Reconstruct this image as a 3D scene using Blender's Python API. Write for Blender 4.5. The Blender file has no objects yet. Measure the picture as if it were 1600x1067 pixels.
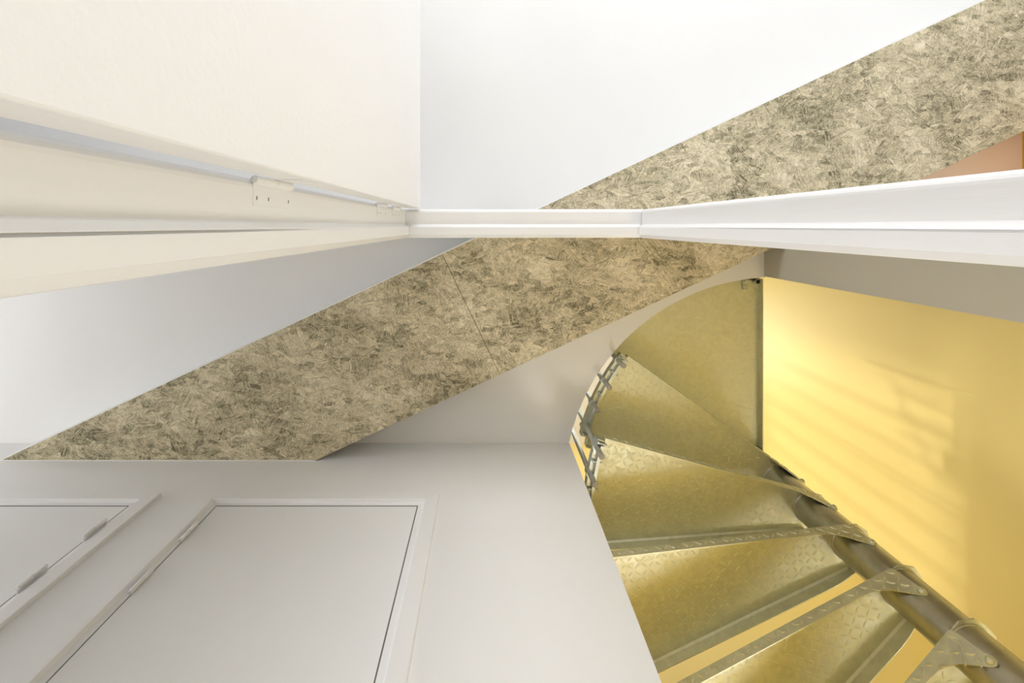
import bpy, bmesh, math, random
from mathutils import Vector, Matrix

random.seed(7)
S = bpy.context.scene
COL = S.collection
PI = math.pi
CZ = 0.222                      # the camera stands low, 22 cm over the floor
def H(h): return h + CZ         # height over the lens -> height over the floor

# ------------------------------------------------------------------ camera
# Lens pointing straight up with shift: image right = +X, image down = +Y.
F_PX, ZX, ZY = 720.0, 759.5, 353.0
cam_d = bpy.data.cameras.new('camera')
cam_d.sensor_fit = 'HORIZONTAL'; cam_d.sensor_width = 36.0
cam_d.lens = F_PX / 1600 * 36.0
cam_d.shift_x = (800 - ZX) / 1600
cam_d.shift_y = -(533.5 - ZY) / 1600
cam_d.clip_start = 0.01
cam = bpy.data.objects.new('camera', cam_d)
cam.location = (0, 0, CZ); cam.rotation_euler = (PI, 0, 0)
COL.objects.link(cam); S.camera = cam

# ------------------------------------------------------------------ world, lights, exposure
w = bpy.data.worlds.new('world'); S.world = w; w.use_nodes = True
w.node_tree.nodes['Background'].inputs[0].default_value = (0.80, 0.88, 1.0, 1)
w.node_tree.nodes['Background'].inputs[1].default_value = 0.8

def area(name, loc, direction, sx, sy, power, color):
    d = bpy.data.lights.new(name, 'AREA'); d.shape = 'RECTANGLE'
    d.size, d.size_y, d.energy, d.color = sx, sy, power, color
    o = bpy.data.objects.new(name, d); o.location = loc
    o.rotation_euler = Vector(direction).to_track_quat('-Z', 'Z').to_euler()
    COL.objects.link(o); return o

# daylight through windows built further down; the last three are added fill lamps
area('daylight_room',     (0.60, -3.44, 1.25), (0, 1, 0), 2.6, 1.5, 58, (0.97, 0.98, 1.0))
area('daylight_corridor', (-6.46, 0.57, 1.20), (1, 0, 0), 0.80, 1.5, 124, (0.985, 0.99, 1.0))
area('daylight_upstairs', (-6.46, 1.45, H(3.85)), (1, 0, 0), 1.4, 1.8, 54, (1.0, 0.98, 0.95))
area('fill_upstairs_front', (0.30, 0.17, H(3.90)), (0, 1, 0), 1.6, 1.4, 26, (1.0, 0.98, 0.95))  # unseen fill, added to brighten the far stairwell wall
area('fill_skylight', (1.95, 1.20, H(4.99)), (0, 0, -1), 0.9, 0.9, 7, (1.0, 0.98, 0.95))  # unseen fill from above, added for the treads and yellow walls
area('fill_stairwell', (1.775, 2.32, 0.60), (0, -1, 0), 1.25, 0.9, 36, (0.99, 0.98, 0.97))  # unseen low fill, added so the tread undersides catch light
# low evening sun through the upstairs window
sd = bpy.data.lights.new('sun', 'SUN'); sd.energy = 0.88; sd.angle = math.radians(2.4); sd.color = (1.0, 0.97, 0.92)
so = bpy.data.objects.new('sun', sd); so.location = (-6, 1.3, 4.0)
so.rotation_euler = Vector((1, 0.013, -0.055)).to_track_quat('-Z', 'Z').to_euler(); COL.objects.link(so)
S.cycles.max_bounces = 6; S.cycles.diffuse_bounces = 4; S.cycles.glossy_bounces = 4
S.cycles.caustics_reflective = False; S.cycles.caustics_refractive = False

S.view_settings.view_transform = 'Standard'
S.view_settings.look = 'None'
S.view_settings.gamma = 1.0
S.view_settings.use_curve_mapping = False
S.view_settings.exposure = 0.27

# ------------------------------------------------------------------ materials
def new_mat(name):
    m = bpy.data.materials.new(name); m.use_nodes = True
    nt = m.node_tree; return m, nt, nt.nodes['Principled BSDF']

def N(nt, kind, **kw):
    n = nt.nodes.new(kind)
    for k, v in kw.items(): setattr(n, k, v)
    return n

def paint(name, col, rough=0.5, bump=0.0, bscale=120.0, stretch=None, vary=0.02, spec=0.5):
    m, nt, b = new_mat(name)
    b.inputs['Roughness'].default_value = rough
    b.inputs['Specular IOR Level'].default_value = spec
    tc = N(nt, 'ShaderNodeTexCoord')
    no = N(nt, 'ShaderNodeTexNoise'); no.inputs['Scale'].default_value = 3.0; no.inputs['Detail'].default_value = 3
    nt.links.new(tc.outputs['Object'], no.inputs['Vector'])
    mx = N(nt, 'ShaderNodeMix', data_type='RGBA')
    mx.inputs[6].default_value = tuple(c * (1 - vary) for c in col) + (1,)
    mx.inputs[7].default_value = tuple(min(1, c * (1 + vary)) for c in col) + (1,)
    nt.links.new(no.outputs['Fac'], mx.inputs[0]); nt.links.new(mx.outputs[2], b.inputs['Base Color'])
    if bump > 0:
        n2 = N(nt, 'ShaderNodeTexNoise'); n2.inputs['Scale'].default_value = bscale; n2.inputs['Detail'].default_value = 2
        if stretch:
            mp = N(nt, 'ShaderNodeMapping'); mp.inputs['Scale'].default_value = stretch
            nt.links.new(tc.outputs['Object'], mp.inputs['Vector']); nt.links.new(mp.outputs['Vector'], n2.inputs['Vector'])
        else:
            nt.links.new(tc.outputs['Object'], n2.inputs['Vector'])
        bp = N(nt, 'ShaderNodeBump'); bp.inputs['Strength'].default_value = bump; bp.inputs['Distance'].default_value = 0.002
        nt.links.new(n2.outputs['Fac'], bp.inputs['Height']); nt.links.new(bp.outputs['Normal'], b.inputs['Normal'])
    return m

M = {}
M['ceiling'] = paint('ceiling_paint', (0.875, 0.868, 0.855), 0.7, 0.05, 160)
M['wall'] = paint('wall_paint', (0.875, 0.868, 0.855), 0.55, 0.04, 160)
M['wall_shade'] = paint('shaded_wall_paint', (0.50, 0.475, 0.40), 0.6, 0.04, 160)  # white wall colour with the pier's shade painted in
M['door'] = paint('door_paint', (0.875, 0.868, 0.855), 0.42, 0.22, 110)
M['flush'] = paint('flush_door_paint', (0.875, 0.868, 0.855), 0.4, 0.03, 200)
M['frame'] = paint('frame_paint', (0.875, 0.868, 0.855), 0.32, 0.30, 6.0, (1, 14, 1.2))
M['yellow'] = paint('yellow_paint', (0.88, 0.70, 0.25), 0.5, 0.03, 160)
M['orange'] = paint('orange_paint', (0.82, 0.42, 0.02), 0.5, 0.03, 160)
M['bounce_tint'] = paint('orange_bounce_tint', (0.98, 0.74, 0.54), 0.6)  # white ceiling with the orange wall's bounce painted into its colour
M['tint_floor'] = paint('yellow_reflection_tint', (0.82, 0.60, 0.11), 0.4, 0.03, 60)  # yellow put on an unseen floor to tint the steel's reflections
M['floor'] = paint('floor_screed', (0.83, 0.82, 0.80), 0.45, 0.05, 40, vary=0.06)
M['caulk'] = paint('white_caulk', (0.88, 0.88, 0.86), 0.5)
M['gap_shade'] = paint('gap_shade_dark', (0.16, 0.15, 0.13), 0.7)  # dark tone painting the shade inside the door gaps
M['screw'] = paint('screw_slot', (0.10, 0.09, 0.08), 0.6)
M['cap'] = paint('baluster_cap', (0.36, 0.33, 0.28), 0.5)

def steel(name, base=(0.73, 0.735, 0.58), rough=0.60, scale=22.0, amp=0.12):
    m, nt, b = new_mat(name)
    b.inputs['Metallic'].default_value = 1.0
    tc = N(nt, 'ShaderNodeTexCoord')
    vo = N(nt, 'ShaderNodeTexNoise'); vo.inputs['Scale'].default_value = scale; vo.inputs['Detail'].default_value = 6
    vo.inputs['Distortion'].default_value = 1.2
    nt.links.new(tc.outputs['Object'], vo.inputs['Vector'])
    rp = N(nt, 'ShaderNodeMapRange'); rp.inputs[1].default_value = 0.3; rp.inputs[2].default_value = 0.7
    rp.inputs[3].default_value = rough - amp; rp.inputs[4].default_value = rough + amp
    nt.links.new(vo.outputs['Fac'], rp.inputs[0]); nt.links.new(rp.outputs[0], b.inputs['Roughness'])
    mx = N(nt, 'ShaderNodeMix', data_type='RGBA')
    mx.inputs[6].default_value = tuple(c * 0.72 for c in base) + (1,)
    mx.inputs[7].default_value = tuple(min(1, c * 1.22) for c in base) + (1,)
    nt.links.new(vo.outputs['Fac'], mx.inputs[0]); nt.links.new(mx.outputs[2], b.inputs['Base Color'])
    n2 = N(nt, 'ShaderNodeTexNoise'); n2.inputs['Scale'].default_value = 9; n2.inputs['Detail'].default_value = 3
    nt.links.new(tc.outputs['Object'], n2.inputs['Vector'])
    bp = N(nt, 'ShaderNodeBump'); bp.inputs['Strength'].default_value = 0.25; bp.inputs['Distance'].default_value = 0.01
    nt.links.new(n2.outputs['Fac'], bp.inputs['Height']); nt.links.new(bp.outputs['Normal'], b.inputs['Normal'])
    return m
M['steel'] = steel('galvanised_steel')
M['column'] = steel('galvanised_column', (0.55, 0.55, 0.50), 0.33, 14, 0.06)
M['bar'] = steel('galvanised_bar', (0.56, 0.60, 0.58), 0.45, 40, 0.1)

def osb():
    m, nt, b = new_mat('strand_board')
    b.inputs['Roughness'].default_value = 0.7
    b.inputs['Specular IOR Level'].default_value = 0.25
    L = nt.links.new
    tc = N(nt, 'ShaderNodeTexCoord')
    wn = N(nt, 'ShaderNodeTexNoise'); wn.inputs['Scale'].default_value = 6; wn.inputs['Detail'].default_value = 2
    L(tc.outputs['Object'], wn.inputs['Vector'])
    sub = N(nt, 'ShaderNodeVectorMath', operation='SUBTRACT'); sub.inputs[1].default_value = (0.5, 0.5, 0.5)
    L(wn.outputs['Color'], sub.inputs[0])
    sc = N(nt, 'ShaderNodeVectorMath', operation='SCALE'); sc.inputs['Scale'].default_value = 0.045
    L(sub.outputs[0], sc.inputs[0])
    add = N(nt, 'ShaderNodeVectorMath', operation='ADD')
    L(tc.outputs['Object'], add.inputs[0]); L(sc.outputs[0], add.inputs[1])
    def layer(cell, ax, ay, off, bright):
        o = N(nt, 'ShaderNodeVectorMath', operation='ADD'); o.inputs[1].default_value = (off, off * 1.7, 0)
        L(add.outputs[0], o.inputs[0])
        mp = N(nt, 'ShaderNodeMapping'); mp.inputs['Scale'].default_value = (1, 1.8, 0)
        mp.inputs['Rotation'].default_value = (0, 0, 0.5 + off)
        L(o.outputs[0], mp.inputs['Vector'])
        v = N(nt, 'ShaderNodeTexVoronoi'); v.inputs['Scale'].default_value = cell
        L(mp.outputs['Vector'], v.inputs['Vector'])
        sp = N(nt, 'ShaderNodeSeparateColor'); L(v.outputs['Color'], sp.inputs[0])
        an = N(nt, 'ShaderNodeMath', operation='MULTIPLY'); an.inputs[1].default_value = PI
        L(sp.outputs[0], an.inputs[0])
        vr = N(nt, 'ShaderNodeVectorRotate', rotation_type='Z_AXIS')
        L(o.outputs[0], vr.inputs['Vector']); L(an.outputs[0], vr.inputs['Angle'])
        ms = N(nt, 'ShaderNodeMapping'); ms.inputs['Scale'].default_value = (ax, ay, 1)
        L(vr.outputs[0], ms.inputs['Vector'])
        n = N(nt, 'ShaderNodeTexNoise'); n.inputs['Scale'].default_value = 1; n.inputs['Detail'].default_value = 4
        n.inputs['Roughness'].default_value = 0.65; n.inputs['Distortion'].default_value = 0.25
        L(ms.outputs['Vector'], n.inputs['Vector'])
        mu = N(nt, 'ShaderNodeMath', operation='MULTIPLY_ADD'); mu.inputs[1].default_value = bright
        L(sp.outputs[1], mu.inputs[0]); L(n.outputs['Fac'], mu.inputs[2])
        return mu.outputs[0], sp.outputs[2]
    a, ka = layer(8, 7, 120, 0.0, 0.24)
    c, kc = layer(15, 14, 230, 3.1, 0.22)
    d, kd = layer(30, 28, 400, 7.7, 0.16)
    m1 = N(nt, 'ShaderNodeMix', data_type='FLOAT'); L(kc, m1.inputs[0]); L(a, m1.inputs[2]); L(c, m1.inputs[3])
    m2 = N(nt, 'ShaderNodeMix', data_type='FLOAT'); L(kd, m2.inputs[0]); L(m1.outputs[0], m2.inputs[2]); L(d, m2.inputs[3])
    big = N(nt, 'ShaderNodeTexNoise'); big.inputs['Scale'].default_value = 3.2; big.inputs['Detail'].default_value = 4
    L(tc.outputs['Object'], big.inputs['Vector'])
    fin = N(nt, 'ShaderNodeMath', operation='MULTIPLY_ADD'); fin.inputs[1].default_value = 0.35
    L(big.outputs['Fac'], fin.inputs[0]); L(m2.outputs[0], fin.inputs[2])
    r = N(nt, 'ShaderNodeValToRGB'); e = r.color_ramp.elements
    e[0].position = 0.62; e[0].color = (0.15, 0.13, 0.078, 1)
    e[1].position = 1.0; e[1].color = (0.86, 0.79, 0.60, 1)
    x = e.new(0.72); x.color = (0.42, 0.365, 0.235, 1)
    x = e.new(0.82); x.color = (0.64, 0.555, 0.37, 1)
    x = e.new(0.91); x.color = (0.80, 0.71, 0.51, 1)
    fine = N(nt, 'ShaderNodeTexNoise'); fine.inputs['Scale'].default_value = 95; fine.inputs['Detail'].default_value = 4
    fine.inputs['Distortion'].default_value = 1.5
    L(add.outputs[0], fine.inputs['Vector'])
    f2 = N(nt, 'ShaderNodeMath', operation='MULTIPLY_ADD'); f2.inputs[1].default_value = 0.34
    L(fine.outputs['Fac'], f2.inputs[0])
    f1 = N(nt, 'ShaderNodeMath', operation='SUBTRACT'); f1.inputs[1].default_value = 0.17
    L(fin.outputs[0], f1.inputs[0]); L(f1.outputs[0], f2.inputs[2])
    L(f2.outputs[0], r.inputs[0]); L(r.outputs[0], b.inputs['Base Color'])
    bp = N(nt, 'ShaderNodeBump'); bp.inputs['Strength'].default_value = 0.5; bp.inputs['Distance'].default_value = 0.003
    L(fine.outputs['Fac'], bp.inputs['Height']); L(bp.outputs['Normal'], b.inputs['Normal'])
    return m
M['osb'] = osb()

# ------------------------------------------------------------------ mesh helpers
class MB:
    def __init__(s): s.v, s.f = [], []
    def add(s, vs, fs):
        o = len(s.v); s.v += [tuple(p) for p in vs]; s.f += [tuple(i + o for i in f) for f in fs]
    def box(s, x0, x1, y0, y1, z0, z1):
        s.add([(x0,y0,z0),(x1,y0,z0),(x1,y1,z0),(x0,y1,z0),(x0,y0,z1),(x1,y0,z1),(x1,y1,z1),(x0,y1,z1)],
              [(3,2,1,0),(4,5,6,7),(0,1,5,4),(1,2,6,5),(2,3,7,6),(3,0,4,7)])
    def prism(s, pts, z0, z1):                 # plan polygon, extruded up
        n = len(pts)
        s.add([(x,y,z0) for x,y in pts] + [(x,y,z1) for x,y in pts],
              [tuple(range(n-1,-1,-1)), tuple(range(n,2*n))] + [(i,(i+1)%n,n+(i+1)%n,n+i) for i in range(n)])
    def slab(s, pts, f0, f1):                  # any polygon between two mappings (2-D -> 3-D)
        n = len(pts)
        s.add([f0(*p) for p in pts] + [f1(*p) for p in pts],
              [tuple(range(n-1,-1,-1)), tuple(range(n,2*n))] + [(i,(i+1)%n,n+(i+1)%n,n+i) for i in range(n)])
    def rings(s, rings, cap=True):             # loft closed rings of equal count
        n = len(rings[0]); o = len(s.v)
        vs = [p for r in rings for p in r]; fs = []
        for k in range(len(rings)-1):
            for i in range(n):
                j = (i+1) % n; fs.append((k*n+i, k*n+j, (k+1)*n+j, (k+1)*n+i))
        if cap:
            fs.append(tuple(range(n-1,-1,-1))); fs.append(tuple((len(rings)-1)*n+i for i in range(n)))
        s.add(vs, fs)
    def tube(s, a, b, r, seg=12, r2=None):
        a, b = Vector(a), Vector(b); q = (b-a).to_track_quat('Z', 'Y'); r2 = r if r2 is None else r2
        c = [(math.cos(2*PI*i/seg), math.sin(2*PI*i/seg)) for i in range(seg)]
        s.rings([[a + q @ Vector((x*r, y*r, 0)) for x, y in c], [b + q @ Vector((x*r2, y*r2, 0)) for x, y in c]])
    def lathe(s, origin, axis, prof, seg=14):  # (distance along axis, radius)
        q = Vector(axis).to_track_quat('Z', 'Y'); o = Vector(origin)
        s.rings([[o + q @ Vector((math.cos(2*PI*i/seg)*r, math.sin(2*PI*i/seg)*r, d)) for i in range(seg)] for d, r in prof])
    def mesh(s, name):
        me = bpy.data.meshes.new(name); me.from_pydata(s.v, [], s.f)
        bm = bmesh.new(); bm.from_mesh(me); bmesh.ops.recalc_face_normals(bm, faces=bm.faces); bm.to_mesh(me); bm.free()
        return me
    def build(s, name, mat, parent=None, bevel=0, smooth=False):
        return obj(name, s.mesh(name), mat, parent, bevel, smooth)

def obj(name, me, mat, parent=None, bevel=0, smooth=False):
    if mat and not me.materials: me.materials.append(M[mat])
    o = bpy.data.objects.new(name, me); COL.objects.link(o)
    if parent: o.parent = parent
    if bevel:
        b = o.modifiers.new('bevel', 'BEVEL'); b.width = bevel; b.segments = 2; b.limit_method = 'ANGLE'; b.angle_limit = 0.6
    if smooth:
        for p in me.polygons: p.use_smooth = True
        try: me.set_sharp_from_angle(angle=math.radians(35))
        except Exception: pass
    return o

def empty(name, loc=(0,0,0)):
    o = bpy.data.objects.new(name, None); o.location = loc; o.empty_display_size = 0.1; COL.objects.link(o); return o
def tag(o, label, cat, kind=None, group=None):
    o['label'] = label; o['category'] = cat
    if kind: o['kind'] = kind
    if group: o['group'] = group
    return o

def box_obj(name, mat, b, label, cat, bevel=0, openings=(), axis='x'):
    """wall box (x0,x1,y0,y1,z0,z1) with rectangular openings (a0,a1,z0,z1) along axis"""
    x0,x1,y0,y1,z0,z1 = b; mb = MB()
    if not openings: mb.box(*b)
    else:
        lo, hi = (x0, x1) if axis == 'x' else (y0, y1)
        def add(a0, a1, q0, q1):
            if a1-a0 < 1e-6 or q1-q0 < 1e-6: return
            if axis == 'x': mb.box(a0, a1, y0, y1, q0, q1)
            else: mb.box(x0, x1, a0, a1, q0, q1)
        cur = lo
        for a0, a1, q0, q1 in sorted(openings):
            add(cur, a0, z0, z1); add(a0, a1, z0, q0); add(a0, a1, q1, z1); cur = a1
        add(cur, hi, z0, z1)
    o = mb.build(name, mat, bevel=bevel)
    return tag(o, label, cat, 'structure')

# ------------------------------------------------------------------ the setting
HC, HO, HU = 2.315, 2.141, 5.00          # ceiling, beam underside, upstairs ceiling (over the lens)
HL = 2.582                               # upstairs floor
WY = 1.09                                # wall with the two closed doors
WE = 0.4186                              # its free corner at the stairwell
XL, XR, XY, YB, YF = -6.50, 2.68, 2.55, 2.36, -3.50
C0 = Vector((1.482, 1.293))              # axis of the spiral stair

mb = MB(); mb.box(XL-.1, XR+.1, YF-.1, YB+.1, -.1, 0)
tag(mb.build('floor', 'floor'), 'pale screed floor of the rooms', 'floor', 'structure')

mb = MB(); mb.box(WE, XY, .253, YB, 0, .004)  # out of view; yellow added to tint what the treads reflect
tag(mb.build('floor_tint_stair', 'tint_floor'), 'unseen stair floor made yellow to tint the tread undersides', 'floor', 'structure')

# ceiling slab with the round stair opening
def arc_pts():
    P = [(1196,432.5),(1183,432.8),(1140,440.3),(1090,458.8),(1055,475.5),(1020,497),(990,519),(963.5,540.5),(934.8,578.8),(916,610.5),(902,646),(895,672),(890.4,694)]
    Q = [((x-ZX)*HC/F_PX, (y-ZY)*HC/F_PX) for x, y in P]
    # least-squares circle, then points on a smooth blend
    import numpy as np
    A = np.array([[2*x, 2*y, 1] for x, y in Q]); bb = np.array([x*x+y*y for x, y in Q])
    s = np.linalg.lstsq(A, bb, rcond=None)[0]; R = math.sqrt(s[2]+s[0]**2+s[1]**2)
    a0 = math.atan2(Q[0][1]-s[1], Q[0][0]-s[0]); a1 = math.atan2(Q[-1][1]-s[1], Q[-1][0]-s[0])
    if a1 > 0: a1 -= 2*PI
    return [(s[0]+R*math.cos(a0+(a1-a0)*i/48), s[1]+R*math.sin(a0+(a1-a0)*i/48)) for i in range(49)]
ARC = arc_pts()
poly = [(XL,YF),(XR,YF),(XR,.253),(1.397,.253)] + ARC + [(WE, WY+.02),(WE,YB),(XL,YB)]
mb = MB(); mb.prism(poly, H(HC), H(HL))
tag(mb.build('ceiling', 'ceiling'), 'smooth white ceiling with a curved cut-out around the spiral stair', 'ceiling', 'structure')
mb = MB(); zz = (H(HU), H(HU)+.1)
for b4 in ((XL-.1, 1.45, YF-.1, YB+.1), (2.45, XR+.1, YF-.1, YB+.1), (1.45, 2.45, YF-.1, .70), (1.45, 2.45, 1.70, YB+.1)): mb.box(*b4, *zz)
tag(mb.build('ceiling_upper', 'ceiling'), 'pale ceiling of the upper floor seen past the stair rim', 'ceiling', 'structure')

box_obj('wall_back', 'wall', (XL, WE, WY, WY+.10, 0, H(HC)), 'white wall holding the two closed flush doors', 'wall',
        openings=[(-1.129, -.1875, 0, H(1.860)), (-2.2525, -1.311, 0, H(1.860))])
mb = MB()                                # the beam passes through a pocket over the doorway
for b6 in ((XL, -.385, 0, H(HC)), (-.385, -.03, H(1.885), H(HC)), (-.03, .682, H(1.885), H(HO)-.004), (.682, 1.69, 0, H(HO)-.004), (1.69, XR, 0, H(HC))):
    mb.box(b6[0], b6[1], -.055, .042, b6[2], b6[3])
tag(mb.build('wall_front', 'wall'), 'white wall above and beside the open doorway', 'wall', 'structure')
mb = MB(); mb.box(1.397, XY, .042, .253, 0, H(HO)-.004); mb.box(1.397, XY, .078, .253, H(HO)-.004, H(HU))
tag(mb.build('wall_pier', 'wall_shade'), 'white wall return with painted-in shade beside the yellow stairwell', 'wall', 'structure')
box_obj('wall_right', 'yellow', (XY, XY+.10, .253, YB, 0, H(HU)), 'tall glowing yellow wall of the stairwell', 'wall')
box_obj('wall_stair', 'yellow', (WE, XY, YB, YB+.10, 0, H(HU)), 'yellow stairwell wall behind the spiral stair treads', 'wall',
        openings=[(1.15, 2.40, .15, 1.05)])
box_obj('wall_stair_side', 'yellow', (WE-.10, WE, WY+.10, YB, 0, H(HC)), 'yellow side wall of the stairwell behind the door wall', 'wall')
box_obj('wall_room_right', 'orange', (XR, XR+.10, -.60, -.055, H(1.75), H(HC)), 'saturated orange wall strip at the far right edge', 'wall')
mb = MB(); mb.box(XR, XR+.10, YF, -.60, 0, H(HC)); mb.box(XR, XR+.10, -.60, -.055, 0, H(1.75))
tag(mb.build('wall_room_side', 'wall'), 'white side wall of the room beyond the orange strip', 'wall', 'structure')
box_obj('wall_room_back', 'wall', (XL, XR, YF-.10, YF, 0, H(HC)), 'white outer wall of the room with its window', 'wall',
        openings=[(-.70, 1.90, .50, 2.00)])
mb = MB()
mb.box(XL-.10, XL, YF, YB, 0, .45); mb.box(XL-.10, XL, YF, .17, .45, 1.95); mb.box(XL-.10, XL, .97, YB, .45, 1.95)
mb.box(XL-.10, XL, YF, YB, 1.95, H(2.95)); mb.box(XL-.10, XL, YF, .75, H(2.95), H(4.75)); mb.box(XL-.10, XL, 2.15, YB, H(2.95), H(4.75))
mb.box(XL-.10, XL, YF, YB, H(4.75), H(HU))
tag(mb.build('wall_left', 'wall'), 'white outer wall at the end of the corridor', 'wall', 'structure')
box_obj('wall_upper_front', 'wall', (XL, 1.397, .042, .142, H(HL), H(HU)), 'white wall of the upper floor above the doorway', 'wall', openings=[(-.50, 1.10, H(3.20), H(4.60))])
box_obj('wall_upper_back', 'wall', (XL, WE, YB, YB+.10, H(HL), H(HU)), 'white back wall of the upper floor', 'wall')

def window(name, label, b, axis):
    x0,x1,y0,y1,z0,z1 = b; t = .05; root = empty(name, ((x0+x1)/2, (y0+y1)/2, z0)); tag(root, label, 'window', 'structure')
    inv = Matrix.Translation(-Vector(root.location))
    def part(nm, *bb):
        m = MB(); m.box(*bb); me = m.mesh(nm); me.transform(inv); obj(nm, me, 'frame', root)
    if axis == 'x':
        part('rail', x0, x1, y0, y1, z0, z0+t); part('rail', x0, x1, y0, y1, z1-t, z1)
        xm = (x0+x1)/2
        for a in (x0, xm-t/2, x1-t): part('stile', a, a+t, y0, y1, z0+t, z1-t)
    else:
        part('rail', x0, x1, y0, y1, z0, z0+t); part('rail', x0, x1, y0, y1, z1-t, z1)
        ym = (y0+y1)/2
        for a in (y0, ym-t/2, y1-t): part('stile', x0, x1, a, a+t, z0+t, z1-t)
window('window_1', 'white framed window of the room behind the doorway', (-.70, 1.90, YF-.09, YF-.03, .50, 2.00), 'x')
window('window_2', 'narrow white window at the corridor end', (XL-.09, XL-.03, .17, .97, .45, 1.95), 'y')
window('window_3', 'white framed window of the upper floor', (XL-.09, XL-.03, .75, 2.15, H(2.95), H(4.75)), 'y')
window('window_added_front', 'added unseen fill window in the front wall of the upper floor', (-.50, 1.10, .05, .11, H(3.20), H(4.60)), 'x')  # added around the upstairs front fill, out of view
window('window_added_stair', 'added unseen fill window low in the yellow stairwell', (1.15, 2.40, YB+.03, YB+.09, .15, 1.05), 'x')  # added around the low stairwell fill, out of view

sk = empty('window_added_sky', (1.95, 1.20, H(HU))); tag(sk, 'added unseen skylight high above the spiral stair', 'window', 'structure')  # added for overhead fill, hidden by the landing
for b6 in ((-.5,.5,-.5,-.46,.02,.08), (-.5,.5,.46,.5,.02,.08), (-.5,-.46,-.46,.46,.02,.08), (.46,.5,-.46,.46,.02,.08)):
    m = MB(); m.box(*b6); m.build('added_skylight_rail', 'frame', sk)
w2 = bpy.data.objects['window_2']
m = MB(); m.box(-.012, -.006, -.35, .35, .05, 1.45); m.build('sun_block_pane', 'caulk', w2)  # unseen opaque pane, added to keep the sun out of the corridor

# ------------------------------------------------------------------ door frames swept from a profile
def sweep_frame(name, prof, xl, xr, zt, mat, label, cat='door frame', sl=1.0, sr=1.0, st=1.0, groove=None):
    """prof: closed (a, y) polygon, a = distance outwards from the opening; jambs and head mitred"""
    root = empty(name, ((xl+xr)/2, 0, 0)); tag(root, label, cat, 'structure')
    cx = (xl+xr)/2
    ring = lambda f: [Vector(f(a, y)) - Vector((cx,0,0)) for a, y in prof]
    g = .0006
    L0 = ring(lambda a, y: (xl-a*sl, y, 0)); L1 = ring(lambda a, y: (xl-a*sl, y, zt+a*st-g))
    R0 = ring(lambda a, y: (xr+a*sr, y, 0)); R1 = ring(lambda a, y: (xr+a*sr, y, zt+a*st-g))
    T0 = ring(lambda a, y: (xl-a*sl+g, y, zt+a*st)); T1 = ring(lambda a, y: (xr+a*sr-g, y, zt+a*st))
    Ls, Rs = (L0, L1), (R0, R1)
    if groove:
        shut = [(.0008 if i in groove[0] else a, y) for i, (a, y) in enumerate(prof)]
        def at(x, sg, pr, z, top=False): return [Vector((x+sg*a-cx, y, z+(a-g if top else 0))) for a, y in pr]
        lo, hi = groove[1]; Ls = (L0, at(xl,-1,prof,lo), at(xl,-1,shut,hi), at(xl,-1,shut,zt,True))
        lo, hi = groove[2]; Rs = (R0, at(xr,1,prof,lo), at(xr,1,shut,hi), at(xr,1,shut,zt,True))
        T0 = [Vector((xl-a+g-cx, y, zt+a)) for a, y in shut]; T1 = [Vector((xr+a-g-cx, y, zt+a)) for a, y in shut]
    for nm, r in (('jamb', Ls), ('jamb', Rs), ('head', (T0, T1))):
        m = MB(); m.rings(r); m.build(nm, mat, root)
    return root

prof1 = [(.0165,-.0065),(.0165,-.052),(.0172,-.0565),(.0200,-.0610),(.0245,-.0645),(.0310,-.0665),(.0850,-.0665),
         (.0850,.0465),(.0095,.0465),(.0075,.0455),(.0000,.0335),(.0000,.0075),(.0050,.0070),(.0050,.0048),(.0012,.0043),(.0020,.0030),(.0120,-.0045)]
trim_1 = sweep_frame('trim_1', prof1, -.30, .597, H(1.80), 'frame', 'white painted rebated frame of the open doorway overhead',
                      groove=((12, 13), (H(.55), H(.85)), (H(1.05), H(1.50))))

# frames of the closed doors; y measured from the room
prof2 = [(.0030,1.0885),(.0210,1.0880),(.0235,1.0840),(.0250,1.0790),(.0275,1.0755),(.0300,1.0750),(.0780,1.0750),(.0800,1.0770),(.0800,1.1200),(.0030,1.1200)]
trim_2 = sweep_frame('trim_2', prof2, -1.0475, -.2675, H(1.793), 'frame', 'white frame around the wide closed flush door', sl=.0815/.08, st=.067/.08)
trim_3 = sweep_frame('trim_3', prof2, -1.0475-1.1235, -.2675-1.1235, H(1.793), 'frame', 'white frame around the half seen door at the left edge', sl=.0815/.08, st=.067/.08)

# ------------------------------------------------------------------ hinges and doors
def knuckle_hinge(name, parent, base, sx, length, r, plate):
    """hinge with two knuckle halves on a vertical pin at base (local), plate = (x0,x1,y0,y1) of the leaf plate"""
    x, y, z = base; z1 = z+length; zm = z+length*.5
    m = MB()
    m.lathe((x,y,z), (0,0,1), [(0, r*.6),(.002, r),(length*.49-.002, r),(length*.49, r*.85)])
    m.lathe((x,y,zm+.001), (0,0,1), [(0, r*.85),(.002, r),(length*.49-.004, r),(length*.49, r*.6)])
    k = m.build(name, 'frame', parent, smooth=True)
    if plate:
        x0,x1,y0,y1 = plate
        m = MB(); m.box(x0, x1, y0, y1, z+.002, z1-.002)
        m.build('hinge_plate', 'frame', k, bevel=.0006)
    return k

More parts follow.
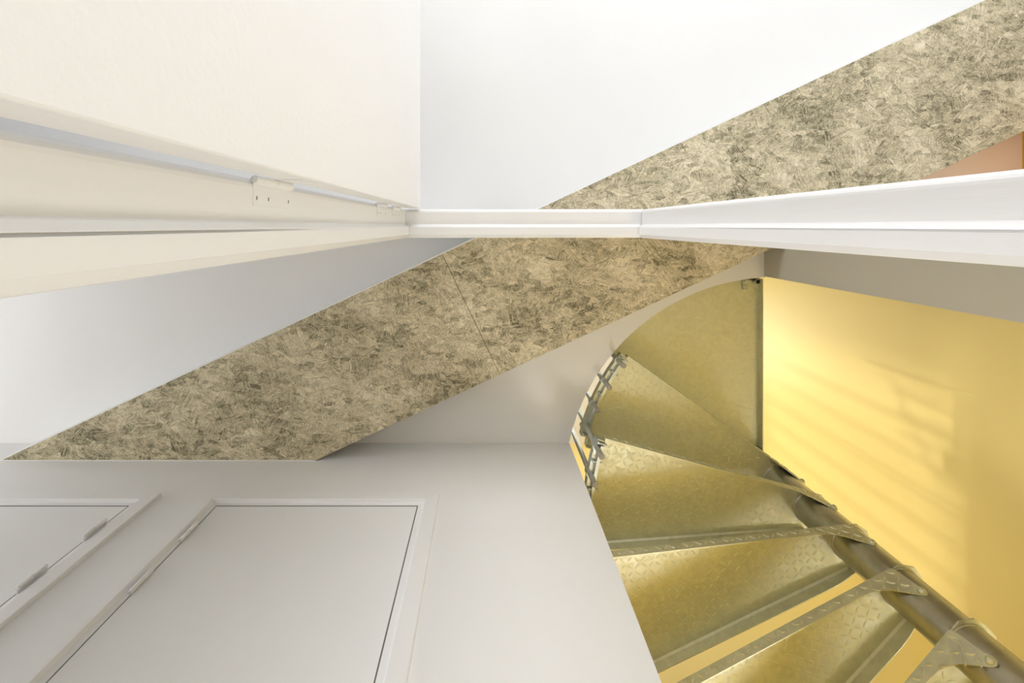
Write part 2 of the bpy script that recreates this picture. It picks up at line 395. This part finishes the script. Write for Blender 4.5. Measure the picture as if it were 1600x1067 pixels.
def flush_door(name, label, dx, hinge_right):
    root = empty(name, (-.6575+dx, 1.09, 0)); tag(root, label, 'door', 'structure')
    inv = Matrix.Translation(-Vector(root.location))
    m = MB(); m.box(-1.0475+.0006+dx, -.2675-.0012+dx, 1.0885, 1.1285, .008, H(1.793)-.0035)
    me = m.mesh('leaf'); me.transform(inv); obj('leaf', me, 'flush', root, bevel=.0012)
    for b6 in ((-1.0475-.0024+dx, -1.0475+.0006+dx, 0.01, H(1.793)), (-.2675-.0012+dx, -.2675+.0030+dx, 0.01, H(1.793)), (-1.0475+dx, -.2675+dx, H(1.793)-.0035, H(1.793)+.0024)):
        m = MB(); m.box(b6[0], b6[1], 1.0896, 1.0990, b6[2], b6[3]); me = m.mesh('gap_shade'); me.transform(inv); obj('gap_shade', me, 'gap_shade', root)  # dark strips standing in for shade between leaf and frame
    xh = (-.2675+.004 if hinge_right else -1.0475-.002) + dx
    yh = 1.0715 if hinge_right else 1.0800
    for h in (1.585, 1.360, .15):
        knuckle_hinge('hinge', root, (xh-root.location.x, yh-1.09, H(h)), 1, .097, .0066, (xh-root.location.x-.002, xh-root.location.x+.002, yh-1.09, .02))
    return root
flush_door('door_2', 'wide white flush door, closed, below the strand board beam', 0, False)
flush_door('door_3', 'white flush door cut off by the left edge, hinges on its right side', -1.1235, True)

# the open door leaf beside the camera
root = empty('door_1', (-.285, -.53, 0)); tag(root, 'textured white door leaf standing open at the left of the doorway', 'door', 'structure')
inv = Matrix.Translation(-Vector(root.location))
def dpart(nm, m, mat, parent=root, bevel=0, smooth=False):
    me = m.mesh(nm); me.transform(inv); return obj(nm, me, mat, parent, bevel, smooth)
m = MB(); m.box(-.309, -.260, -.995, -.0690, .010, H(1.826)); dpart('leaf', m, 'door', bevel=.0025)
for hc in (.625, 1.333, 1.553, -.10):
    m = MB()
    kx, ky, kr, ln = -.3145, -.0625, .0065, .118
    m.lathe((kx,ky,H(hc)), (0,0,1), [(0,kr*.6),(.002,kr),(ln*.48,kr),(ln*.485,kr*.8)])
    m.lathe((kx,ky,H(hc)+ln*.5), (0,0,1), [(0,kr*.8),(.001,kr),(ln*.49-.002,kr),(ln*.49,kr*.6)])
    k = dpart('hinge', m, 'frame', smooth=True)
    m = MB(); m.box(-.3168, -.3155, -.0600, -.0275, H(hc), H(hc)+ln); dpart('frame_plate', m, 'frame', k, bevel=.0004)
    m = MB(); m.box(-.3150, -.272, -.0690, -.0678, H(hc)+ln*.5, H(hc)+ln); dpart('leaf_plate', m, 'frame', k, bevel=.0004)
    for fz in (.07, .36, .93):
        m = MB(); m.tube((-.3158, -.0385, H(hc)+ln*fz), (-.3151, -.0385, H(hc)+ln*fz), .0042, 12); nf = len(m.f)
        m.box(-.3152, -.3149, -.0410, -.0360, H(hc)+ln*fz-.0012, H(hc)+ln*fz+.0012)
        o = dpart('screw', m, 'frame', k); o.data.materials.append(M['screw'])
        for p in o.data.polygons[nf:]: p.material_index = 1

# ------------------------------------------------------------------ strand board beam
u_dir = Vector((.9058, -.4237)); u_dir.normalize(); n_dir = Vector((-u_dir.y, u_dir.x))   # n_dir points down-image
A_ = Vector(((0-ZX)*HO/F_PX, (720-ZY)*HO/F_PX)); B_ = Vector(((1540-ZX)*HO/F_PX, (0-ZY)*HO/F_PX))
C_ = Vector(((495-ZX)*HO/F_PX, (718.5-ZY)*HO/F_PX)); D_ = Vector(((1600-ZX)*HO/F_PX, (205-ZY)*HO/F_PX))
J1 = Vector(((690-ZX)*HO/F_PX, (395-ZY)*HO/F_PX)); J2 = Vector(((780-ZX)*HO/F_PX, (582.5-ZY)*HO/F_PX))
dAB = (B_-A_).normalized(); dCD = (D_-C_).normalized()
Bx = A_ + dAB*((XR-.02-A_.x)/dAB.x)            # both edges run on to the orange wall
Dx = C_ + dCD*((XR-.02-C_.x)/dCD.x)
Ax = A_ + dAB*((WY-.001-A_.y)/dAB.y); Cx = C_ + dCD*((WY-.001-C_.y)/dCD.y)
def on_line(p, d, q): return p + d*((q-p).dot(d))
Ja, Jb = on_line(A_, dAB, J1), on_line(C_, dCD, J2)
bc = (Ax+Dx)/2
beam = empty('strand_board_beam', (bc.x, bc.y, H(HO)))
tag(beam, 'broad beam clad in mottled grey strand board crossing the white ceiling diagonally', 'beam', 'thing')
def beam_part(nm, pts, z0, z1, mat, bevel=0):
    m = MB(); m.prism([(p.x-bc.x, p.y-bc.y) for p in pts], z0-H(HO), z1-H(HO)); return m.build(nm, mat, beam, bevel)
gap = dAB*.0010
beam_part('strand_board', [Ax, Ja-gap, Jb-gap, Cx], H(HO), H(HO)+.018, 'osb', .0012)
beam_part('strand_board', [Ja+gap, Bx, Dx, Jb+gap], H(HO), H(HO)+.018, 'osb', .0012)
nn = Vector((-dAB.y, dAB.x)); nn2 = Vector((-dCD.y, dCD.x))
beam_part('cheek_board', [Ax-nn*.0002, Ax-nn*.0048, Bx-nn*.0048, Bx-nn*.0002], H(HO)+.001, H(HC)-.001, 'caulk')
beam_part('cheek_board', [Cx-nn2*.018, Cx-nn2*.002, Dx-nn2*.002, Dx-nn2*.018], H(HO)+.0185, H(HC)-.001, 'wall')
m = MB(); m.box(Ax.x-.02-bc.x, Cx.x-bc.x, WY-.0035-bc.y, WY-bc.y, -.0030, -.0002); m.build('caulk_line', 'caulk', beam)

def x_at_y(p, d, y): return p.x + d.x*((y-p.y)/d.y)
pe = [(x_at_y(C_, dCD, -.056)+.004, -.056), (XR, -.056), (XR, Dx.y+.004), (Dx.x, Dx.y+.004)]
mb = MB(); mb.prism(pe, H(HC)-.012, H(HC))  # thin panel added to carry the painted orange bounce
tag(mb.build('ceiling_corner', 'bounce_tint'), 'small ceiling corner with orange bounce painted in beside the orange wall', 'ceiling', 'structure')

# ------------------------------------------------------------------ spiral stair
stair = empty('spiral_staircase', (C0.x, C0.y, 0))
tag(stair, 'galvanised steel spiral staircase of chequer plate treads around a round column', 'staircase')
RC, RT = .0705, 1.0
FD = .038
back_y = .0715
def front_y(u): return -(.098 + .353*u)
# tread local frame: x outwards, y against the direction of ascent, z up; z = 0 is the tread's top
def tread_outline():
    pts = [(.02, back_y)]
    a0 = math.asin(back_y/RT); a1 = -math.radians(24.75)
    pts += [(RT*math.cos(a0+(a1-a0)*i/6), RT*math.sin(a0+(a1-a0)*i/6)) for i in range(7)]
    pts += [(.0, front_y(0)), (-.045, -.085), (-.078, -.045), (-.085, 0), (-.078, .040), (-.04, back_y)]
    return pts
OUT = tread_outline()
UO = math.sqrt(RT**2-back_y**2)
back_prof = [(UO,0),(.004,0),(-.004,-.002),(-.012,-.028),(-.018,-.090),(-.026,-.106),(-.0265,-.114),(-.023,-.122),(-.015,-.1265),(-.008,-.125),
             (.004,-.115),(.030,-.090),(.054,-.0665),(.080,-.0505),(.108,-.0415),(.15,-.0385),(UO,-FD)]
fdir = Vector((1, -.353)).normalized()
FEND = .908/fdir.x
front_prof = [(FEND,0),(.0,0),(.0,-.034),(.03,-.038),(.07,-.045),(.12,-.049),(FEND,-.049)]

def lens(mb, c, ex, ey, ez, ln, wd, ht):
    """raised chequer bar: a pointed oval, ridge along ex"""
    q = [(-.5,0),(-.25,.38),(0,.5),(.25,.38),(.5,0),(.25,-.38),(0,-.5),(-.25,-.38)]
    base = [c + ex*(x*ln) + ey*(y*wd) for x, y in q]
    top = [c + ex*(x*ln*.72) + ey*(y*wd*.45) + ez*ht for x, y in q]
    n = 8
    mb.add(base+top, [(i,(i+1)%n,n+(i+1)%n,n+i) for i in range(n)] + [tuple(range(n,2*n))])

def inside(p, poly):
    c = False; n = len(poly)
    for i in range(n):
        a, b = poly[i], poly[(i+1)%n]
        if (a[1] > p[1]) != (b[1] > p[1]) and p[0] < (b[0]-a[0])*(p[1]-a[1])/(b[1]-a[1])+a[0]: c = not c
    return c

def checker_points(u0, u1, v0, v1, pitch):
    """alternating lens pattern: two orientations on a staggered grid"""
    out = []; k = 0
    ni = int((u1-u0)/pitch)+2; nj = int((v1-v0)/pitch)+2
    for i in range(ni):
        for j in range(nj):
            out.append((u0+i*pitch, v0+j*pitch, (i+j) % 2))
    return out

# meshes shared by all treads
m = MB(); m.prism(OUT, -.0045, 0); ME_PLATE = m.mesh('tread')
m = MB(); m.slab(back_prof, lambda u, z: (u, back_y, z), lambda u, z: (u, back_y+.004, z)); ME_BACK = m.mesh('back_flange')
fo = Vector((0, front_y(0))); fn = Vector((fdir.y, -fdir.x))     # outward normal of the front edge
if fn.y > 0: fn = -fn
def fpt(s, z, t=0): p = fo + fdir*s + fn*t; return (p.x, p.y, z)
m = MB(); m.slab(front_prof, lambda s, z: fpt(s, z, -.004), lambda s, z: fpt(s, z, 0)); 
m.add([fpt(.02,-.0047,-.011), fpt(FEND,-.0047,-.011), fpt(FEND,-.0110,-.0042), fpt(.02,-.0110,-.0042), fpt(.02,-.0047,-.0042), fpt(FEND,-.0047,-.0042)],
      [(0,1,2,3),(0,4,5,1),(4,3,2,5),(0,3,4),(1,5,2)])          # the bend between plate and flange
ME_FRONT = m.mesh('front_flange')
a0, a1 = math.asin(back_y/RT), -math.radians(24.75)
m = MB()
ro = [(RT*math.cos(a0+(a1-a0)*i/8), RT*math.sin(a0+(a1-a0)*i/8)) for i in range(9)]
ri = [((RT-.004)*math.cos(a0+(a1-a0)*i/8), (RT-.004)*math.sin(a0+(a1-a0)*i/8)) for i in range(8,-1,-1)]
m.prism(ro+ri, -FD, 0); ME_OUTER = m.mesh('outer_flange')
BAL = [math.radians(a) for a in (1.6, -5.4, -12.4)]; BNEXT = math.radians(-19.6)
# clamp bar outside the flange, bulging over each baluster
RB, RBAL = 1.0250, 1.0260
m = MB(); po, pi_ = [], []
bal4 = BAL + [BNEXT]
na = 60; aa0, aa1 = math.radians(3.6), math.radians(-22.0)
for i in range(na+1):
    a = aa0+(aa1-aa0)*i/na
    d = min(abs(a-b) for b in bal4)*RB
    bulge = math.sqrt(max(0, .0165**2-d*d)) if d < .0165 else 0
    po.append((max(1.0370, RBAL+bulge*1.20), a)); pi_.append((max(RB, RBAL+bulge-.006), a))
def ring_bar(mb, r0, r1, z0, z1, b0, b1, k=10):
    A = [b0+(b1-b0)*i/k for i in range(k+1)]
    mb.prism([(r1*math.cos(a), r1*math.sin(a)) for a in A]+[(r0*math.cos(a), r0*math.sin(a)) for a in reversed(A)], z0, z1)
m.prism([(r*math.cos(a), r*math.sin(a)) for r, a in po] + [(.001+RT)*Vector((math.cos(a), math.sin(a))) for r, a in reversed(pi_)], -.040, -.002)
ring_bar(m, RT+.0008, 1.0150, -.054, -.040, aa0-.02, aa1+.02)
ME_BAR = m.mesh('clamp_bar')
CB_A = (aa0-.012, aa1+.012, (BAL[0]+BAL[1])/2, (BAL[1]+BAL[2])/2)
m = MB(); m.lathe((RT-.012,0,-.047), (1,0,0), [(0,.0040),(.004,.0055),(.034,.0055),(.037,.0072),(.041,.0068),(.043,.004)], 10)
ME_CBOLT = m.mesh('clamp_bolt')
m = MB()                                        # chequer on the outer face of the back flange
ex, ez = Vector((1,0,0)), Vector((0,0,1)); d1, d2 = (ex+ez).normalized(), (ex-ez).normalized(); yn = Vector((0,1,0))
for u, z, k in checker_points(-.02, UO, -.116, .0, .0275):
    u += .003
    if inside((u, z-.010), [(p[0], p[1]) for p in back_prof]):
        z2 = z-.010
        if (u+.012)**2+(z2+.111)**2 < .016**2: continue
        lens(m, Vector((u, back_y+.004, z2)), d1 if k else d2, d2 if k else d1, yn, .0275, .0100, .0030)
ME_CHB = m.mesh('chequer_pattern')
m = MB(); n3 = Vector((fn.x, fn.y, 0)); f3 = Vector((fdir.x, fdir.y, 0)); d1, d2 = (f3+ez).normalized(), (f3-ez).normalized()
for s, z, k in checker_points(.12, FEND-.02, -.036, -.008, .0275):
    lens(m, Vector(fpt(s, z, 0)), d1 if k else d2, d2 if k else d1, n3, .0275, .0100, .0030)
ME_CHF = m.mesh('chequer_pattern')
m = MB(); ey = Vector((0,1,0)); d1, d2 = (ex+ey).normalized(), (ex-ey).normalized()
SH = [(p[0]*1.0, p[1]) for p in OUT]
for u, v, k in checker_points(.0, 1.0, -.46, .08, .0290):
    ok = u > .11 and v < back_y-.018 and v > front_y(u)+.020 and u*u+v*v < .972**2
    if ok: lens(m, Vector((u, v, -.0044)), d1 if k else d2, d2 if k else d1, Vector((0,0,-1)), .0265, .0095, .0009)
ME_CHU = m.mesh('chequer_pattern')
m = MB()
for u, v, k in checker_points(.0, 1.0, -.46, .08, .0290):
    if u > .11 and v < back_y-.018 and v > front_y(u)+.020 and u*u+v*v < .972**2:
        lens(m, Vector((u, v, 0)), d1 if k else d2, d2 if k else d1, ez, .030, .011, .0014)
ME_CHT = m.mesh('chequer_pattern')
m = MB(); m.lathe((-.0125, back_y+.003, -.111), (0,1,0), [(0,.0115),(.003,.0115),(.0055,.0105),(.0085,.0080),(.0105,.0045),(.0112,.001)], 18)
ME_BOLT = m.mesh('bolt')
RISE = .2325
m = MB(); m.lathe((0,0,-RISE+.0015), (0,0,1), [(0,RC-.004),(.002,RC),(RISE-.012,RC),(RISE-.010,RC+.0022),(RISE-.0045,RC+.0022),(RISE-.0040,RC-.003)], 48)
ME_SLEEVE = m.mesh('sleeve')
for me, mt in ((ME_PLATE,'steel'),(ME_BACK,'steel'),(ME_FRONT,'steel'),(ME_OUTER,'steel'),(ME_BAR,'bar'),(ME_CBOLT,'bar'),(ME_CHB,'steel'),(ME_CHF,'steel'),(ME_CHU,'steel'),(ME_CHT,'steel'),(ME_BOLT,'steel'),(ME_SLEEVE,'column')):
    me.materials.append(M[mt])
for me in (ME_BOLT, ME_SLEEVE, ME_CBOLT, ME_BAR):
    for p in me.polygons: p.use_smooth = True
    me.set_sharp_from_angle(angle=math.radians(35))

# column core
m = MB(); m.lathe((0,0,0), (0,0,1), [(0,.10),(.008,.10),(.010,.067),(H(2.62),.067),(H(2.63),.060)], 40)
m.build('column', 'column', stair, smooth=True)

treads = [(2.350,35.5),(2.117,15.2),(1.885,-6.5),(1.652,-28.25),(1.420,-50.0)]
h, th = 1.420, -50.0
while h-RISE > -.20:
    h -= RISE; th -= 21.75; treads.append((h, th))
def sub(nm, me, parent, kind=None):
    o = bpy.data.objects.new(nm, me); COL.objects.link(o); o.parent = parent
    if kind: o['kind'] = kind
    return o
bal_list = []
for i, (h, th) in enumerate(treads):
    t = sub('tread', ME_PLATE, stair)
    t.location = (0, 0, H(h)); t.rotation_euler = (0, 0, math.radians(180+th))
    b = sub('back_flange', ME_BACK, t); b['label'] = 'raised chequer pattern on the back flange'
    sub('front_flange', ME_FRONT, t); sub('outer_flange', ME_OUTER, t)
    sub('clamp_bar', ME_BAR, t)
    for a in CB_A: sub('clamp_bolt', ME_CBOLT, t).rotation_euler = (0, 0, a)
    sub('bolt', ME_BOLT, t); sub('sleeve', ME_SLEEVE, t)
    for me in (ME_CHB, ME_CHF, ME_CHU, ME_CHT): sub('chequer_pattern', me, t, 'stuff')
    if i < 2: [bal_list.append((h, math.radians(180+th)+a)) for a in BAL]
    elif i == 2: bal_list.append((h, math.radians(180+th)+BAL[0]))

# balusters: round tubes with a plugged lower end
BH = .98
m = MB(); m.lathe((0,0,0), (0,0,1), [(0,.0122),(BH,.0122)], 14); ME_BAL = m.mesh('baluster'); ME_BAL.materials.append(M['bar'])
m = MB(); m.lathe((0,0,-.004), (0,0,1), [(0,.0095),(.0015,.0134),(.007,.0134)], 14); ME_CAP = m.mesh('end_cap'); ME_CAP.materials.append(M['cap'])
for me in (ME_BAL, ME_CAP):
    for p in me.polygons: p.use_smooth = True
    me.set_sharp_from_angle(angle=math.radians(35))
for h, a in bal_list:
    o = sub('baluster', ME_BAL, stair); o.location = (RBAL*math.cos(a), RBAL*math.sin(a), H(h)-.125)
    sub('end_cap', ME_CAP, o)
# handrail following the balusters
def helix(name, pts, r, mat):
    m = MB(); rings = []; seg = 12
    for i, p in enumerate(pts):
        d = (pts[min(i+1,len(pts)-1)]-pts[max(i-1,0)]).normalized(); q = d.to_track_quat('Z','Y')
        rings.append([p + q @ Vector((math.cos(2*PI*k/seg)*r, math.sin(2*PI*k/seg)*r, 0)) for k in range(seg)])
    m.rings(rings); return m.build(name, mat, stair, smooth=True)
hp = []
for k in range(2*8+1):
    s = k/8; i = min(int(s), len(treads)-1); fr = s-i
    h0, t0 = treads[i]; h1, t1 = treads[i+1] if i+1 < len(treads) else (h0-RISE, t0-21.75)
    a = math.radians(180+t0+(t1-t0)*fr+1.6); z = H(h0+(h1-h0)*fr)-.125+BH+.004
    hp.append(Vector((RBAL*math.cos(a), RBAL*math.sin(a), z)))
helix('handrail', hp, .010, 'bar')

# landing: a larger sheet of plain steel against the ceiling slab
th0 = math.radians(35.5); n35 = Vector((-math.sin(th0), math.cos(th0))); e35 = Vector((math.cos(th0), math.sin(th0)))
XLd = 1.528 - C0.x; RL = 1.060
lp = [(XLd, .02), (XLd, -math.sqrt(RL**2-XLd**2))]
aA, aB = math.atan2(lp[1][1], lp[1][0]), -(PI-math.radians(35.5)) - math.asin(.02/RL)*0
aB = math.atan2(-.5807, -.8141)      # along the back edge of the topmost tread
lp += [(RL*math.cos(aA+(aB-aA)*i/24), RL*math.sin(aA+(aB-aA)*i/24)) for i in range(1,25)]
# front edge overlaps the topmost tread a little
off = n35*(-.02)
lp[-1] = tuple(-e35*1.0 + off)
lp += [tuple(-e35*.1 + off), (-.02, .02)]
m = MB(); m.prism([tuple(p) for p in lp], -.005, 0)
land = m.build('landing', 'steel', stair); land.location = (0,0,H(HL))
m = MB(); m.box(XLd-.004, XLd, -1.0, .03, -.042, -.0052); m.build('edge_flange', 'steel', land)
fe0, fe1 = -e35*1.0+off, -e35*.1+off
m = MB(); m.prism([tuple(fe0), tuple(fe1), tuple(fe1-n35*.004), tuple(fe0-n35*.004)], -.042, -.0052); m.build('front_flange', 'steel', land)
px, py = 1.481-C0.x, .3035-C0.y
m = MB()
c = [(math.cos(2*PI*i/20), math.sin(2*PI*i/20)) for i in range(20)]
m.rings([[(px+x*.0150, py+y*.0150, -.075) for x, y in c], [(px+x*.0150, py+y*.0150, -.0052) for x, y in c],
         [(px+x*.0125, py+y*.0125, -.0052) for x, y in c], [(px+x*.0125, py+y*.0125, -.075) for x, y in c],
         [(px+x*.0150, py+y*.0150, -.075) for x, y in c]], cap=False)
m.build('post_tube', 'bar', land, smooth=True)
m = MB(); m.tube((px, py, 0), (px, py, .95), .015, 16); m.build('post', 'bar', land, smooth=True)
m = MB()
m.box(px-.052, px-.016, py-.010, py+.006, -.046, -.006); m.box(px-.050, px-.022, py+.006, py+.052, -.014, -.006)
br = m.build('bracket', 'bar', land, bevel=.002)
m = MB(); m.lathe((px-.036, py+.032, -.014), (0,0,-1), [(0,.006),(.003,.006),(.005,.003)], 10); m.build('bracket_bolt', 'steel', br)
m = MB(); m.lathe((0,0,-RISE+.0015), (0,0,1), [(0,RC-.004),(.002,RC),(RISE-.008,RC),(RISE-.006,RC)], 48); m.build('sleeve', 'column', land, smooth=True)

# unseen guard rods upstairs, run to the ceiling to cast sun streaks
gx = .385
guard = empty('streak_rods', (gx, 1.72, H(HL)))
tag(guard, 'unseen slim steel rods along the upstairs void, shaped to cast sun streaks', 'railing')
m = MB(); m.box(-.02, .02, -.63, .63, 0, .006); m.build('foot_plate', 'bar', guard)
m = MB(); m.lathe((0,0,.006), (0,0,1), [(0,.022),(.006,.022),(.007,.012),(HU-HL-.006,.012)], 12); ME_G = m.mesh('rod'); ME_G.materials.append(M['bar'])
for k in range(7):
    o = sub('rod', ME_G, guard); o.location = (0, -.57+k*.19, 0)
